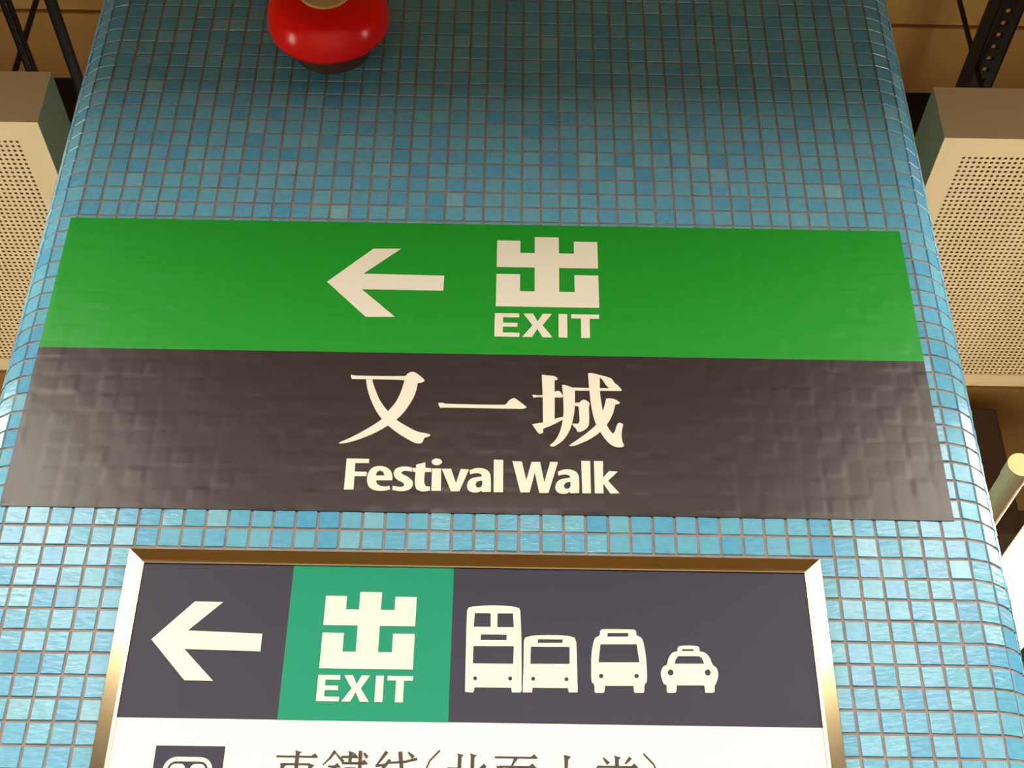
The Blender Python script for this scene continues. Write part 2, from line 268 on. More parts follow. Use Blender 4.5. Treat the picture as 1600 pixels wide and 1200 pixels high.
 's': [[[[-98.0,2375.3],[-98.0,2369.8],[-98.9,2370.0],[-100.2,2370.3],[-101.7,2370.6],[-103.1,2370.8],[-104.3,2370.9],[-105.6,2370.8],[-106.8,2370.7],[-107.8,2370.5],[-108.5,2370.1],[-109.1,2369.4],[-109.7,2368.8],[-110.1,2368.4],[-109.7,2368.0],[-109.2,2367.4],[-108.7,2366.8],[-108.1,2366.2],[-106.9,2365.6],[-105.5,2364.9],[-104.0,2364.2],[-102.7,2363.3],[-101.2,2362.3],[-99.8,2361.1],[-98.4,2359.8],[-97.4,2358.6],[-96.7,2357.6],[-96.2,2356.4],[-96.0,2355.1],[-95.9,2353.9],[-96.0,2352.5],[-96.4,2351.1],[-96.9,2349.7],[-97.7,2348.5],[-98.7,2347.4],[-99.9,2346.5],[-101.3,2345.7],[-102.7,2345.2],[-104.6,2344.7],[-106.7,2344.4],[-108.9,2344.3],[-111.0,2344.3],[-113.2,2344.5],[-115.4,2344.9],[-117.5,2345.4],[-118.9,2345.7],[-119.0,2351.0],[-117.8,2350.8],[-116.0,2350.5],[-114.1,2350.2],[-112.4,2350.0],[-111.0,2349.9],[-109.5,2349.9],[-108.2,2350.1],[-107.2,2350.3],[-106.6,2350.7],[-106.1,2351.4],[-105.8,2352.0],[-105.5,2352.5],[-105.8,2353.1],[-106.3,2353.9],[-106.8,2354.8],[-107.5,2355.4],[-108.6,2356.1],[-110.0,2356.8],[-111.5,2357.5],[-112.8,2358.3],[-114.0,2359.2],[-115.2,2360.2],[-116.2,2361.3],[-117.1,2362.5],[-117.7,2363.7],[-118.3,2365.1],[-118.6,2366.5],[-118.6,2367.9],[-118.4,2369.3],[-118.0,2370.8],[-117.3,2372.2],[-116.3,2373.3],[-115.0,2374.3],[-113.3,2375.1],[-111.4,2375.8],[-109.7,2376.3],[-108.1,2376.5],[-106.5,2376.6],[-104.9,2376.5],[-103.4,2376.4],[-101.9,2376.2],[-100.3,2375.8],[-99.0,2375.5]]]],
 't': [[[[-93.5,2379.2],[-83.1,2382.5],[-82.7,2375.2],[-75.9,2374.7],[-75.7,2369.9],[-83.0,2369.7],[-83.1,2367.1],[-83.3,2363.4],[-83.3,2359.5],[-83.2,2356.5],[-82.9,2355.0],[-82.2,2353.4],[-81.6,2352.1],[-81.1,2351.1],[-76.4,2350.9],[-76.2,2345.6],[-77.8,2345.3],[-80.2,2344.8],[-82.7,2344.4],[-85.0,2344.3],[-86.7,2344.7],[-88.6,2345.4],[-90.2,2346.2],[-91.3,2346.8],[-91.9,2348.0],[-92.6,2349.8],[-93.3,2351.9],[-93.8,2353.9],[-93.9,2357.6],[-93.9,2362.1],[-93.8,2366.5],[-93.7,2369.5],[-97.2,2370.1],[-97.5,2374.9],[-93.3,2375.0]]]],
 'i': [[[[-75.0,2374.5],[-64.5,2374.7],[-63.7,2345.5],[-74.6,2345.3]]],[[[-63.9,2383.4],[-64.3,2381.7],[-65.5,2380.2],[-67.5,2379.2],[-69.7,2378.8],[-72.0,2379.1],[-74.0,2380.1],[-75.4,2381.5],[-75.9,2383.2],[-75.6,2384.9],[-74.3,2386.4],[-72.4,2387.5],[-70.1,2387.8],[-67.8,2387.5],[-65.8,2386.6],[-64.4,2385.2]]]],
 'v': [[[[-63.8,2374.3],[-53.2,2374.5],[-47.0,2355.9],[-42.2,2374.3],[-32.7,2374.0],[-42.8,2345.3],[-52.2,2345.1]]]],
 'a1': [[[[-31.8,2373.0],[-30.4,2373.6],[-28.6,2374.4],[-26.5,2375.3],[-24.5,2375.9],[-22.6,2376.1],[-20.7,2376.1],[-18.9,2376.0],[-17.1,2375.7],[-15.3,2375.2],[-13.6,2374.5],[-12.0,2373.6],[-10.7,2372.5],[-9.6,2371.1],[-8.7,2369.3],[-8.0,2367.5],[-7.6,2365.5],[-7.3,2360.9],[-7.1,2354.9],[-7.0,2349.2],[-7.0,2345.2],[-16.9,2344.8],[-17.7,2346.8],[-18.3,2346.3],[-19.3,2345.6],[-20.4,2344.8],[-21.6,2344.4],[-23.0,2344.1],[-24.6,2344.0],[-26.3,2344.0],[-27.8,2344.3],[-29.1,2344.7],[-30.5,2345.3],[-31.6,2346.2],[-32.6,2347.1],[-33.3,2348.3],[-33.8,2349.6],[-34.2,2351.0],[-34.3,2352.5],[-34.3,2354.0],[-34.0,2355.5],[-33.6,2357.1],[-32.9,2358.5],[-32.0,2359.8],[-30.9,2361.0],[-29.7,2362.0],[-28.3,2362.8],[-25.8,2363.5],[-22.6,2364.2],[-19.5,2364.7],[-17.4,2365.1],[-19.0,2368.4],[-20.0,2368.6],[-21.3,2369.0],[-22.8,2369.3],[-24.3,2369.3],[-26.1,2369.0],[-28.2,2368.5],[-30.1,2367.9],[-31.4,2367.5]],[[-17.2,2360.0],[-18.4,2359.7],[-20.0,2359.3],[-21.7,2358.7],[-23.0,2358.1],[-23.7,2357.1],[-24.1,2355.9],[-24.5,2354.7],[-24.7,2353.8],[-22.8,2350.6],[-22.1,2350.6],[-21.1,2350.6],[-20.0,2350.7],[-19.1,2351.0],[-18.4,2351.5],[-17.9,2352.2],[-17.4,2353.1],[-17.1,2354.0],[-17.0,2355.4],[-17.0,2357.2],[-17.2,2358.8]]]],
 'l1': [[[[-4.4,2387.6],[6.4,2387.4],[6.8,2345.0],[-3.9,2344.8]]]],
 'W': [[[[17.0,2385.9],[27.9,2385.7],[33.1,2361.0],[39.0,2385.3],[49.0,2385.5],[53.7,2359.0],[60.6,2385.7],[69.6,2385.7],[58.4,2345.0],[48.0,2344.8],[42.9,2371.4],[37.0,2345.3],[26.6,2345.1]]]],
 'a2': [[[[69.5,2373.1],[70.9,2373.7],[72.8,2374.6],[74.9,2375.5],[76.9,2376.0],[78.8,2376.3],[80.7,2376.3],[82.6,2376.2],[84.3,2375.8],[86.0,2375.3],[87.7,2374.7],[89.3,2373.8],[90.6,2372.7],[91.7,2371.2],[92.5,2369.5],[93.1,2367.6],[93.4,2365.7],[93.6,2361.1],[93.6,2355.1],[93.4,2349.3],[93.3,2345.4],[83.4,2345.0],[82.7,2347.0],[82.0,2346.5],[81.0,2345.7],[79.9,2345.0],[78.7,2344.5],[77.3,2344.3],[75.6,2344.1],[74.0,2344.2],[72.5,2344.4],[71.1,2344.8],[69.9,2345.5],[68.7,2346.3],[67.8,2347.3],[67.1,2348.4],[66.6,2349.8],[66.3,2351.2],[66.2,2352.6],[66.4,2354.1],[66.7,2355.7],[67.2,2357.2],[67.9,2358.6],[68.8,2359.9],[69.9,2361.1],[71.2,2362.2],[72.6,2362.9],[75.2,2363.7],[78.4,2364.4],[81.5,2364.9],[83.7,2365.3],[82.1,2368.5],[81.2,2368.8],[79.8,2369.1],[78.3,2369.4],[76.9,2369.5],[75.1,2369.2],[73.0,2368.7],[71.0,2368.1],[69.7,2367.7]],[[83.6,2360.1],[82.5,2359.8],[80.8,2359.4],[79.1,2358.9],[77.8,2358.2],[77.1,2357.3],[76.5,2356.0],[76.2,2354.8],[75.9,2354.0],[77.7,2350.8],[78.4,2350.8],[79.4,2350.8],[80.5,2350.8],[81.4,2351.1],[82.1,2351.6],[82.7,2352.4],[83.2,2353.2],[83.5,2354.1],[83.7,2355.6],[83.7,2357.3],[83.6,2359.0]]]],
 'l2': [[[[96.4,2387.9],[106.7,2387.6],[106.7,2345.4],[96.8,2345.2]]]],
 'k': [[[[111.0,2387.9],[121.5,2387.8],[121.0,2366.2],[128.1,2374.8],[138.1,2374.4],[126.6,2362.1],[139.2,2346.0],[128.8,2345.4],[121.0,2358.4],[121.0,2345.6],[111.1,2345.5]]]],
 'arrow1': [[[[-218.4,2641.7],[-163.9,2696.0],[-128.8,2696.7],[-173.8,2655.4],[-71.8,2654.3],[-72.1,2630.6],[-174.0,2630.7],[-130.1,2588.8],[-166.0,2588.1]]]],
 'arrow2': [[[[-359.0,2155.0],[-319.4,2198.7],[-289.4,2198.4],[-322.3,2165.5],[-243.8,2163.1],[-243.6,2143.5],[-323.1,2144.9],[-288.5,2110.5],[-318.2,2110.8]]]],
 'double_bus': [[[[-29.2,2192.6],[-29.0,2193.6],[-28.6,2194.7],[-28.2,2195.7],[-27.9,2196.3],[-26.9,2196.7],[-25.6,2197.1],[-24.0,2197.6],[-22.5,2197.9],[-18.1,2198.3],[-12.4,2198.8],[-6.3,2199.2],[-0.7,2199.4],[4.4,2199.3],[9.6,2199.2],[14.5,2198.9],[18.5,2198.6],[20.5,2198.2],[22.7,2197.7],[24.6,2197.1],[26.0,2196.8],[26.3,2196.1],[26.7,2195.2],[27.1,2194.1],[27.3,2193.0],[27.7,2186.7],[28.1,2178.1],[28.5,2168.6],[28.8,2159.7],[29.0,2146.2],[29.2,2130.4],[29.3,2115.7],[29.3,2105.4],[29.2,2104.8],[28.9,2104.1],[28.5,2103.5],[28.3,2103.1],[19.5,2103.0],[18.6,2108.0],[-19.2,2107.9],[-19.3,2107.0],[-19.5,2105.6],[-19.7,2104.3],[-20.0,2103.3],[-20.2,2102.9],[-20.5,2102.6],[-20.9,2102.4],[-21.3,2102.3],[-22.9,2102.4],[-25.1,2102.5],[-27.2,2102.7],[-28.7,2102.9],[-28.7,2103.3],[-28.8,2104.0],[-28.8,2104.7],[-28.8,2105.4],[-28.9,2115.5],[-29.1,2129.9],[-29.2,2145.4],[-29.3,2158.7],[-29.4,2167.8],[-29.4,2177.4],[-29.3,2186.2]],[[-20.9,2190.3],[-4.1,2190.3],[-3.8,2174.7],[-21.9,2174.7]],[[3.1,2190.4],[19.6,2190.5],[20.7,2174.9],[3.2,2174.6]],[[-14.0,2166.2],[13.4,2166.3],[13.1,2160.2],[-14.3,2159.9]],[[-21.5,2153.1],[20.9,2153.6],[20.5,2134.0],[-21.7,2133.8]],[[-16.6,2117.6],[-16.9,2116.5],[-17.7,2115.6],[-18.7,2115.3],[-19.8,2115.6],[-20.6,2116.4],[-20.9,2117.5],[-20.6,2118.6],[-19.9,2119.4],[-18.8,2119.8],[-17.8,2119.5],[-17.0,2118.7]],[[19.5,2118.0],[19.3,2116.9],[18.5,2116.0],[17.4,2115.7],[16.4,2116.0],[15.6,2116.8],[15.3,2117.9],[15.6,2119.0],[16.3,2119.8],[17.4,2120.2],[18.5,2119.9],[19.2,2119.1]]]],
 'single_bus': [[[[31.5,2159.7],[31.7,2160.8],[32.1,2161.8],[32.5,2162.7],[32.8,2163.4],[34.3,2163.8],[36.5,2164.5],[39.0,2165.2],[41.3,2165.6],[45.0,2166.0],[49.3,2166.3],[53.9,2166.5],[58.4,2166.6],[63.3,2166.6],[68.5,2166.5],[73.3,2166.3],[77.3,2166.0],[79.4,2165.6],[81.6,2165.0],[83.6,2164.4],[84.9,2163.9],[85.2,2163.0],[85.7,2161.7],[86.1,2160.2],[86.4,2158.7],[86.6,2153.5],[86.7,2146.7],[86.8,2139.3],[86.9,2132.3],[87.0,2124.6],[87.0,2116.5],[87.1,2109.1],[87.1,2104.1],[77.9,2103.9],[77.1,2108.5],[40.6,2108.4],[40.2,2103.3],[30.5,2103.2],[30.6,2108.2],[30.8,2115.4],[31.0,2123.6],[31.2,2131.4],[31.3,2139.0],[31.3,2147.0],[31.3,2154.3]],[[46.3,2161.7],[72.3,2161.8],[71.8,2158.0],[45.8,2157.6]],[[38.7,2153.2],[79.4,2153.6],[79.2,2134.8],[38.3,2134.3]],[[43.4,2118.1],[43.1,2117.0],[42.3,2116.1],[41.3,2115.8],[40.2,2116.1],[39.4,2116.9],[39.1,2118.0],[39.4,2119.1],[40.2,2119.9],[41.3,2120.3],[42.3,2120.0],[43.1,2119.2]],[[77.8,2118.2],[77.5,2117.0],[76.7,2116.2],[75.7,2115.9],[74.6,2116.2],[73.9,2117.0],[73.6,2118.1],[73.9,2119.2],[74.7,2120.0],[75.7,2120.4],[76.8,2120.1],[77.5,2119.3]]]],
 'minibus': [[[[112.1,2172.3],[112.6,2172.9],[113.2,2173.5],[113.9,2173.9],[114.6,2174.1],[121.2,2174.3],[130.6,2174.4],[140.1,2174.4],[146.7,2174.3],[147.6,2174.1],[148.4,2173.8],[149.1,2173.2],[149.6,2172.6],[149.8,2171.6],[149.9,2170.3],[150.0,2169.0],[150.4,2167.9],[151.3,2167.1],[152.7,2166.5],[154.0,2165.8],[155.1,2164.9],[155.9,2163.6],[156.5,2162.0],[156.9,2160.4],[157.3,2158.7],[157.8,2155.5],[158.3,2151.6],[158.7,2147.4],[159.0,2143.4],[159.2,2139.8],[159.3,2136.2],[159.4,2132.6],[159.4,2129.3],[159.4,2126.1],[159.3,2122.7],[159.1,2119.7],[158.8,2117.2],[158.4,2116.2],[157.6,2115.2],[156.8,2114.3],[156.3,2113.2],[156.0,2111.6],[155.9,2109.6],[155.9,2107.7],[155.7,2106.3],[155.5,2105.8],[155.1,2105.4],[154.8,2105.0],[154.5,2104.8],[152.9,2104.7],[150.6,2104.6],[148.2,2104.6],[146.5,2104.6],[146.0,2104.8],[145.6,2105.2],[145.3,2105.6],[145.1,2106.1],[144.9,2107.4],[144.9,2109.2],[144.9,2110.9],[144.8,2112.0],[115.4,2111.6],[115.3,2110.4],[115.1,2108.7],[115.0,2106.9],[114.7,2105.6],[114.5,2105.1],[114.2,2104.7],[113.8,2104.3],[113.3,2104.1],[111.7,2104.0],[109.5,2103.9],[107.3,2103.9],[105.7,2104.0],[105.3,2104.2],[104.9,2104.5],[104.6,2105.0],[104.5,2105.5],[104.5,2106.9],[104.6,2108.8],[104.6,2110.7],[104.5,2112.4],[103.9,2113.4],[103.0,2114.3],[102.2,2115.2],[101.7,2116.3],[101.5,2119.5],[101.4,2123.6],[101.5,2128.1],[101.6,2132.4],[101.7,2136.2],[101.8,2140.2],[102.0,2144.0],[102.4,2147.6],[102.8,2150.6],[103.3,2153.6],[104.0,2156.5],[104.5,2158.9],[104.9,2160.3],[105.3,2161.6],[105.9,2162.9],[106.6,2164.1],[107.6,2165.0],[108.9,2165.7],[110.1,2166.4],[111.0,2167.3],[111.5,2168.4],[111.7,2169.8],[111.8,2171.2]],[[119.8,2170.0],[141.7,2170.4],[141.1,2166.2],[119.2,2165.8]],[[111.8,2157.2],[150.0,2157.8],[152.1,2137.7],[109.3,2137.0]],[[114.0,2122.2],[113.7,2121.0],[112.8,2120.0],[111.6,2119.7],[110.4,2120.0],[109.6,2120.9],[109.3,2122.1],[109.6,2123.4],[110.5,2124.3],[111.7,2124.7],[112.9,2124.4],[113.7,2123.5]],[[150.8,2122.8],[150.4,2121.5],[149.5,2120.6],[148.3,2120.3],[147.1,2120.6],[146.3,2121.5],[146.0,2122.7],[146.4,2124.0],[147.3,2124.9],[148.5,2125.3],[149.7,2124.9],[150.5,2124.0]]]],
 'taxi': [[[[192.8,2154.2],[193.1,2154.8],[193.4,2155.4],[193.9,2155.9],[194.4,2156.2],[196.3,2156.6],[198.8,2156.9],[201.5,2157.1],[204.1,2157.2],[206.7,2157.2],[209.4,2157.1],[211.9,2156.9],[213.8,2156.6],[214.4,2156.3],[214.9,2155.8],[215.3,2155.2],[215.6,2154.5],[215.7,2153.7],[215.7,2152.6],[215.6,2151.6],[215.5,2151.0],[216.6,2150.8],[218.0,2150.5],[219.6,2150.1],[221.0,2149.5],[222.3,2148.5],[223.5,2147.3],[224.6,2146.0],[225.5,2144.5],[226.3,2142.6],[226.9,2140.4],[227.6,2138.2],[228.3,2136.4],[229.2,2135.3],[230.4,2134.4],[231.5,2133.5],[232.3,2132.4],[232.8,2131.1],[233.1,2129.5],[233.3,2127.9],[233.3,2126.4],[233.3,2125.2],[233.1,2123.9],[232.8,2122.6],[232.5,2121.4],[232.0,2119.9],[231.3,2118.1],[230.7,2116.6],[230.2,2115.4],[229.9,2115.1],[229.5,2114.9],[229.2,2114.7],[228.9,2114.4],[228.7,2112.9],[228.6,2110.9],[228.4,2108.9],[228.2,2107.4],[227.9,2106.9],[227.6,2106.5],[227.1,2106.1],[226.6,2105.9],[224.9,2105.8],[222.5,2105.8],[220.2,2105.8],[218.6,2105.8],[218.1,2113.7],[189.6,2113.3],[189.4,2112.0],[189.3,2110.1],[189.0,2108.2],[188.7,2106.8],[188.5,2106.3],[188.2,2105.8],[187.7,2105.5],[187.2,2105.3],[185.7,2105.2],[183.6,2105.1],[181.5,2105.2],[180.1,2105.2],[179.9,2105.4],[179.6,2105.8],[179.2,2106.2],[179.1,2106.6],[179.0,2108.2],[179.0,2110.2],[179.1,2112.2],[179.1,2113.6],[176.3,2114.5],[175.9,2115.8],[175.3,2117.6],[174.7,2119.6],[174.3,2121.5],[174.0,2123.0],[173.8,2124.5],[173.7,2126.0],[173.8,2127.5],[174.3,2129.1],[175.1,2130.8],[176.0,2132.3],[176.8,2133.6],[177.6,2134.2],[178.6,2134.6],[179.6,2135.0],[180.3,2135.6],[181.0,2137.3],[181.6,2139.5],[182.3,2141.8],[183.1,2143.8],[184.0,2145.3],[185.0,2146.7],[186.1,2147.9],[187.2,2149.0],[188.5,2149.6],[190.0,2150.1],[191.4,2150.4],[192.3,2150.6],[192.4,2151.3],[192.5,2152.2],[192.6,2153.3]],[[197.6,2153.2],[209.7,2153.4],[209.1,2151.2],[197.0,2151.0]],[[192.8,2145.2],[215.0,2145.5],[217.7,2143.3],[219.7,2137.3],[188.5,2136.8],[190.2,2141.9]],[[187.0,2127.2],[186.5,2125.5],[185.3,2124.2],[183.8,2123.7],[182.3,2124.2],[181.2,2125.4],[180.9,2127.1],[181.4,2128.8],[182.6,2130.1],[184.1,2130.6],[185.6,2130.1],[186.7,2128.9]],[[225.7,2127.8],[225.2,2126.1],[224.0,2124.8],[222.4,2124.3],[220.9,2124.8],[219.9,2126.0],[219.6,2127.7],[220.1,2129.4],[221.3,2130.7],[222.9,2131.2],[224.4,2130.7],[225.4,2129.5]]]],
}

# ------------------------------------------------------------------ materials
M = {}
M['tile'] = tile_material()
M['grout'] = mat('grout', (166, 140, 128), 0.9, noise=(60, 0.5, (140, 116, 104)))
M['green'] = mat('green_vinyl', (12, 150, 32), 0.42, spec=0.38, bump=(260, 0.08, 0.0006))
M['black'] = mat('black_vinyl', (50, 38, 40), 0.34, spec=0.42, bump=(220, 0.10, 0.0006))
M['print'] = mat('white_print', (238, 232, 214), 0.5)
M['navy'] = mat('navy_acrylic', (44, 40, 60), 0.5, spec=0.3)
M['teal'] = mat('teal_acrylic', (10, 142, 108), 0.5, spec=0.2)
M['white'] = mat('white_acrylic', (246, 243, 230), 0.5, spec=0.3)
M['ink'] = mat('dark_ink', (62, 44, 46), 0.6)
M['steel'] = mat('champagne_steel', (214, 192, 150), 0.2, metal=1.0, bump=(900, 0.03, 0.0004))
M['red'] = mat('red_enamel', (252, 20, 8), 0.22, spec=0.35)
M['badge'] = mat('olive_badge', (214, 184, 118), 0.5)
M['bell_back'] = mat('bell_back_box', (74, 56, 40), 0.6)
M['badge_ink'] = mat('badge_ink', (70, 56, 34), 0.6)
M['beige'] = mat('beige_enamel', (206, 180, 134), 0.5)
M['beige_dark'] = mat('unit_interior', (128, 98, 58), 0.9)
M['concrete'] = mat('brown_concrete', (240, 190, 108), 0.9, noise=(3.0, 0.7, (214, 162, 84)), bump=(30, 0.2, 0.01))
M['joint'] = mat('dark_joint', (70, 56, 40), 0.95)
M['rod'] = mat('dark_steel', (38, 28, 26), 0.7)
M['beam'] = mat('beam_in_shade', (44, 36, 32), 0.85)  # dark colour stands for the ceiling unit's shade
M['floor'] = mat('pale_terrazzo', (128, 120, 108), 0.5, noise=(80, 0.5, (110, 104, 94)))
M['wall'] = mat('brown_plaster', (140, 116, 84), 0.9, noise=(2.0, 0.6, (120, 98, 70)))
M['lamp_body'] = mat('lamp_enamel', (224, 214, 190), 0.45)
M['diffuser'] = emit('lit_diffuser', LAMP_COLOUR, LAMP_STRENGTH)
M['centre_fill'] = emit('added_centre_fill', LAMP_COLOUR, CENTRE_FILL_STRENGTH)
M['hall_diffuser'] = emit('lit_hall_diffuser', LAMP_COLOUR, HALL_STRENGTH)

# ------------------------------------------------------------------ the setting
CEIL = 4.5
fl = box('floor', (-7, -8, -0.1), (7, 4.0, 0.0), M['floor']); tag(fl, 'pale terrazzo floor of the station hall', 'floor', kind='structure')
ce = box('ceiling', (-7, -8, CEIL + 0.06), (7, 4.0, CEIL + 0.16), M['joint']); tag(ce, 'brown concrete ceiling slabs above the pillar', 'ceiling', kind='structure')
bmp = bmesh.new(); add_box(bmp, (-1.745, 0.006, 0), (1.745, 0.594, 0.06), 0.004)
panel_me = bpy.data.meshes.new('ceiling_panel'); bmesh.ops.recalc_face_normals(bmp, faces=bmp.faces[:]); bmp.to_mesh(panel_me); bmp.free(); panel_me.materials.append(M['concrete'])
for yy in range(-15, 5):
    for xx in range(4):
        link('ceiling_panel', panel_me, ce, (-5.25 + xx * 3.5, 1.213 - 0.6 + (yy + 1) * 0.6, CEIL))
wb = box('wall_back', (-7, 4.0, 0), (7, 4.15, CEIL + 0.16), M['wall']); tag(wb, 'brown plastered wall far behind the pillar', 'wall', kind='structure')

# ------------------------------------------------------------------ the pillar with its mosaic
ROW0 = 53.8268
XL, XR, RAD, BACK = -21.9, 20.7, 2.55, 24.0       # in tiles
ARC = RAD * math.pi / 2


def row_z(j):
    return CAM.z + (ROW0 - j) * S


def skin(u, h):
    """Point and normal angle at arc length u (tiles) round the pillar's front, h metres proud of the mosaic face."""
    if u < XL:
        t = min((XL - u), ARC); a = -t / RAD; c = XL
        rest = (XL - u) - t
    elif u > XR:
        t = min((u - XR), ARC); a = t / RAD; c = XR
        rest = (u - XR) - t
    else:
        return u * S, -h, 0.0
    x = c * S + (RAD * S + h) * math.sin(a)
    y = RAD * S - (RAD * S + h) * math.cos(a)
    return x, y + rest * S, a


us = [XL - ARC * (1 - k / 10) for k in range(10)] + [XL, XR] + [XR + ARC * (k + 1) / 10 for k in range(10)]
prof = [skin(u, -0.0006)[:2] for u in us]
x0, x1 = prof[0][0], prof[-1][0]
yb = (RAD + BACK) * S
for k in range(9):                                   # rounded rear corners
    a = k / 8 * math.pi / 2
    prof.append((x1 - RAD * S * (1 - math.cos(a)), yb + RAD * S * math.sin(a)))
for k in range(9):
    a = math.pi / 2 + k / 8 * math.pi / 2
    prof.append((x0 + RAD * S * (1 + math.cos(a)), yb + RAD * S * math.sin(a)))
n = len(prof)
pv = [(x, y, z) for z in (0.0, CEIL + 0.06) for x, y in prof]
pf = [(i, (i + 1) % n, n + (i + 1) % n, n + i) for i in range(n)] + [tuple(range(n))[::-1], tuple(range(n, 2 * n))]
pillar = mesh_obj('pillar', pv, pf, M['grout'])
tag(pillar, 'rounded station pillar clad in blue glazed mosaic', 'pillar', kind='structure')

# one tile: a shallow pillow, 5 mm bevel on its rim
HW, TH = 0.0112, 0.0030
tv, tf = [], []
for (hw, d) in ((HW, 0.0), (HW, -TH * 0.72), (HW * 0.945, -TH)):
    tv += [(-hw, d, -hw), (hw, d, -hw), (hw, d, hw), (-hw, d, hw)]
for l in (0, 4):
    for i in range(4):
        tf.append((l + i, l + (i + 1) % 4, l + 4 + (i + 1) % 4, l + 4 + i))
tf.append((8, 9, 10, 11))
tile_me = bpy.data.meshes.new('tile'); tile_me.from_pydata(tv, [], tf); tile_me.materials.append(M['tile'])
tile_me.update()

SIGN = (-22.32, 20.62, (2740, 2535.5, 2318))         # u range, z of top, colour change, bottom (mm)
BOARD = (-0.402, 0.357, 2.264, 1.10)                # outer rectangle of the framed board


def project(P):
    d = P - CAM
    z = d.dot(fwd)
    if z <= 0.05: return None
    return 800 + F_PX * d.dot(rgt) / z, 600 - F_PX * d.dot(upv) / z


u_lo, u_hi = int(math.floor(XL - ARC - BACK)), int(math.ceil(XR + ARC + BACK))
j_lo, j_hi = int(ROW0 - (CEIL - CAM.z) / S) - 1, int(ROW0 + CAM.z / S)
rng = random.Random(11)
cand, rest = [], []
for j in range(j_lo, j_hi):
    for i in range(u_lo, u_hi):
        uc, z = i + 0.5, row_z(j + 0.5)
        if z < 0.012 or z > CEIL - 0.012: continue
        x, y, a = skin(uc, -0.0022 if XL < uc < XR else -0.0028)
        tx, tz, ty = rng.gauss(0, 0.016), rng.gauss(0, 0.016), rng.gauss(0, 0.010)
        dh = rng.uniform(-0.0003, 0.0003)
        if SIGN[0] + 0.6 < uc < SIGN[1] - 0.6 and 2.318 + 0.013 < z < 2.740 - 0.013: continue      # under the vinyl
        if BOARD[0] + 0.03 < x < BOARD[1] - 0.03 and BOARD[3] + 0.03 < z < BOARD[2] - 0.03: continue  # behind the board
        rec = (x, y + 0.0, z, a, tx, ty, tz, dh)
        nrm = Vector((math.sin(a), -math.cos(a), 0))
        P = Vector((x, y, z))
        q = project(P)
        hidden = (SIGN[0] < uc < SIGN[1] and 2.318 < z < 2.740) or (BOARD[0] < x < BOARD[1] and BOARD[3] < z < BOARD[2])
        if q and 5 < q[0] < 1595 and 5 < q[1] < 1195 and nrm.dot(CAM - P) > 0.2 and not hidden:
            cand.append(((CAM - P).length, rec))
        else:
            rest.append(rec)
cand.sort()
for d_, rec in cand[:300]:
    x, y, z, a, tx, ty, tz, dh = rec
    o = link('tile', tile_me, pillar)
    o.matrix_local = Matrix.Translation((x, y - dh, z)) @ Matrix.Rotation(a, 4, 'Z') @ Matrix.Rotation(tx, 4, 'X') @ Matrix.Rotation(tz, 4, 'Z') @ Matrix.Rotation(ty, 4, 'Y')
rest += [c[1] for c in cand[300:]]
sv, sf = [], []
tvv = [Vector(v) for v in tv]
for x, y, z, a, tx, ty, tz, dh in rest:
    mm = Matrix.Translation((x, y - dh, z)) @ Matrix.Rotation(a, 4, 'Z') @ Matrix.Rotation(tx, 4, 'X') @ Matrix.Rotation(tz, 4, 'Z') @ Matrix.Rotation(ty, 4, 'Y')
    b0 = len(sv)
    sv += [tuple(mm @ v) for v in tvv]
    sf += [tuple(b0 + i for i in f) for f in tf]
tiles = mesh_obj('mosaic_tiles', sv, sf, M['tile'], pillar)
tag(tiles, kind='stuff')

# ------------------------------------------------------------------ the vinyl direction sign stuck over the mosaic
sign = empty('exit_sign', (-0.0225, -0.004, 2.318))
tag(sign, 'green and black vinyl exit sign stuck across the blue mosaic', 'sign')
SO = Vector((-0.0225, -0.004, 2.318))
rs = random.Random(5)
relief = {}


def film_height(u, z):
    v = ROW0 - (z - CAM.z) / S
    i, j = math.floor(u), math.floor(v)
    if (i, j) not in relief:
        relief[(i, j)] = (rs.uniform(-1, 1), rs.uniform(-1, 1), rs.uniform(-1, 1))
    h, a, b = relief[(i, j)]
    fu, fv = u - i - 0.5, v - j - 0.5
    e = min(0.5 - abs(fu), 0.5 - abs(fv))
    k = min(1.0, max(0.0, e / 0.14)); k = k * k * (3 - 2 * k)
    arc = max(0.0, XL - u, u - XR)
    return 0.0019 + 0.0006 * min(1.0, arc / 0.4) + k * (0.00012 + 0.00016 * h + 0.0005 * (a * fu + b * fv) * 0.6)


def film(name, z0, z1, material):
    nu = int((SIGN[1] - SIGN[0]) * 8); nv = max(2, int((z1 - z0) / S * 8))
    vs, fs = [], []
    for b in range(nv + 1):
        z = z0 + (z1 - z0) * b / nv
        for a in range(nu + 1):
            u = SIGN[0] + (SIGN[1] - SIGN[0]) * a / nu
            x, y, _ = skin(u, film_height(u, z))
            vs.append((x - SO.x, y - SO.y, z - SO.z))
    for b in range(nv):
        for a in range(nu):
            p = b * (nu + 1) + a
            fs.append((p, p + 1, p + nu + 2, p + nu + 1))
    # folded-back rim so that the film has an edge
    ring = [a for a in range(nu + 1)] + [b * (nu + 1) + nu for b in range(1, nu * 0 + nv + 1)] + [nv * (nu + 1) + a for a in range(nu - 1, -1, -1)] + [b * (nu + 1) for b in range(nv - 1, 0, -1)]
    b0, L = len(vs), len(ring)
    for dy in (0.0, 0.0008):
        for r in ring:
            vs.append((vs[r][0], vs[r][1] + dy, vs[r][2]))
    for k in range(L):
        k2 = (k + 1) % L
        fs.append((b0 + k2, b0 + k, b0 + L + k, b0 + L + k2))
    return mesh_obj(name, vs, fs, material, sign, smooth=True)


film('green_band', 2.5355, 2.740, M['green'])['label'] = 'bright green vinyl band'
film('black_band', 2.318, 2.5355, M['black'])['label'] = 'black vinyl band wrinkled over the tiles'


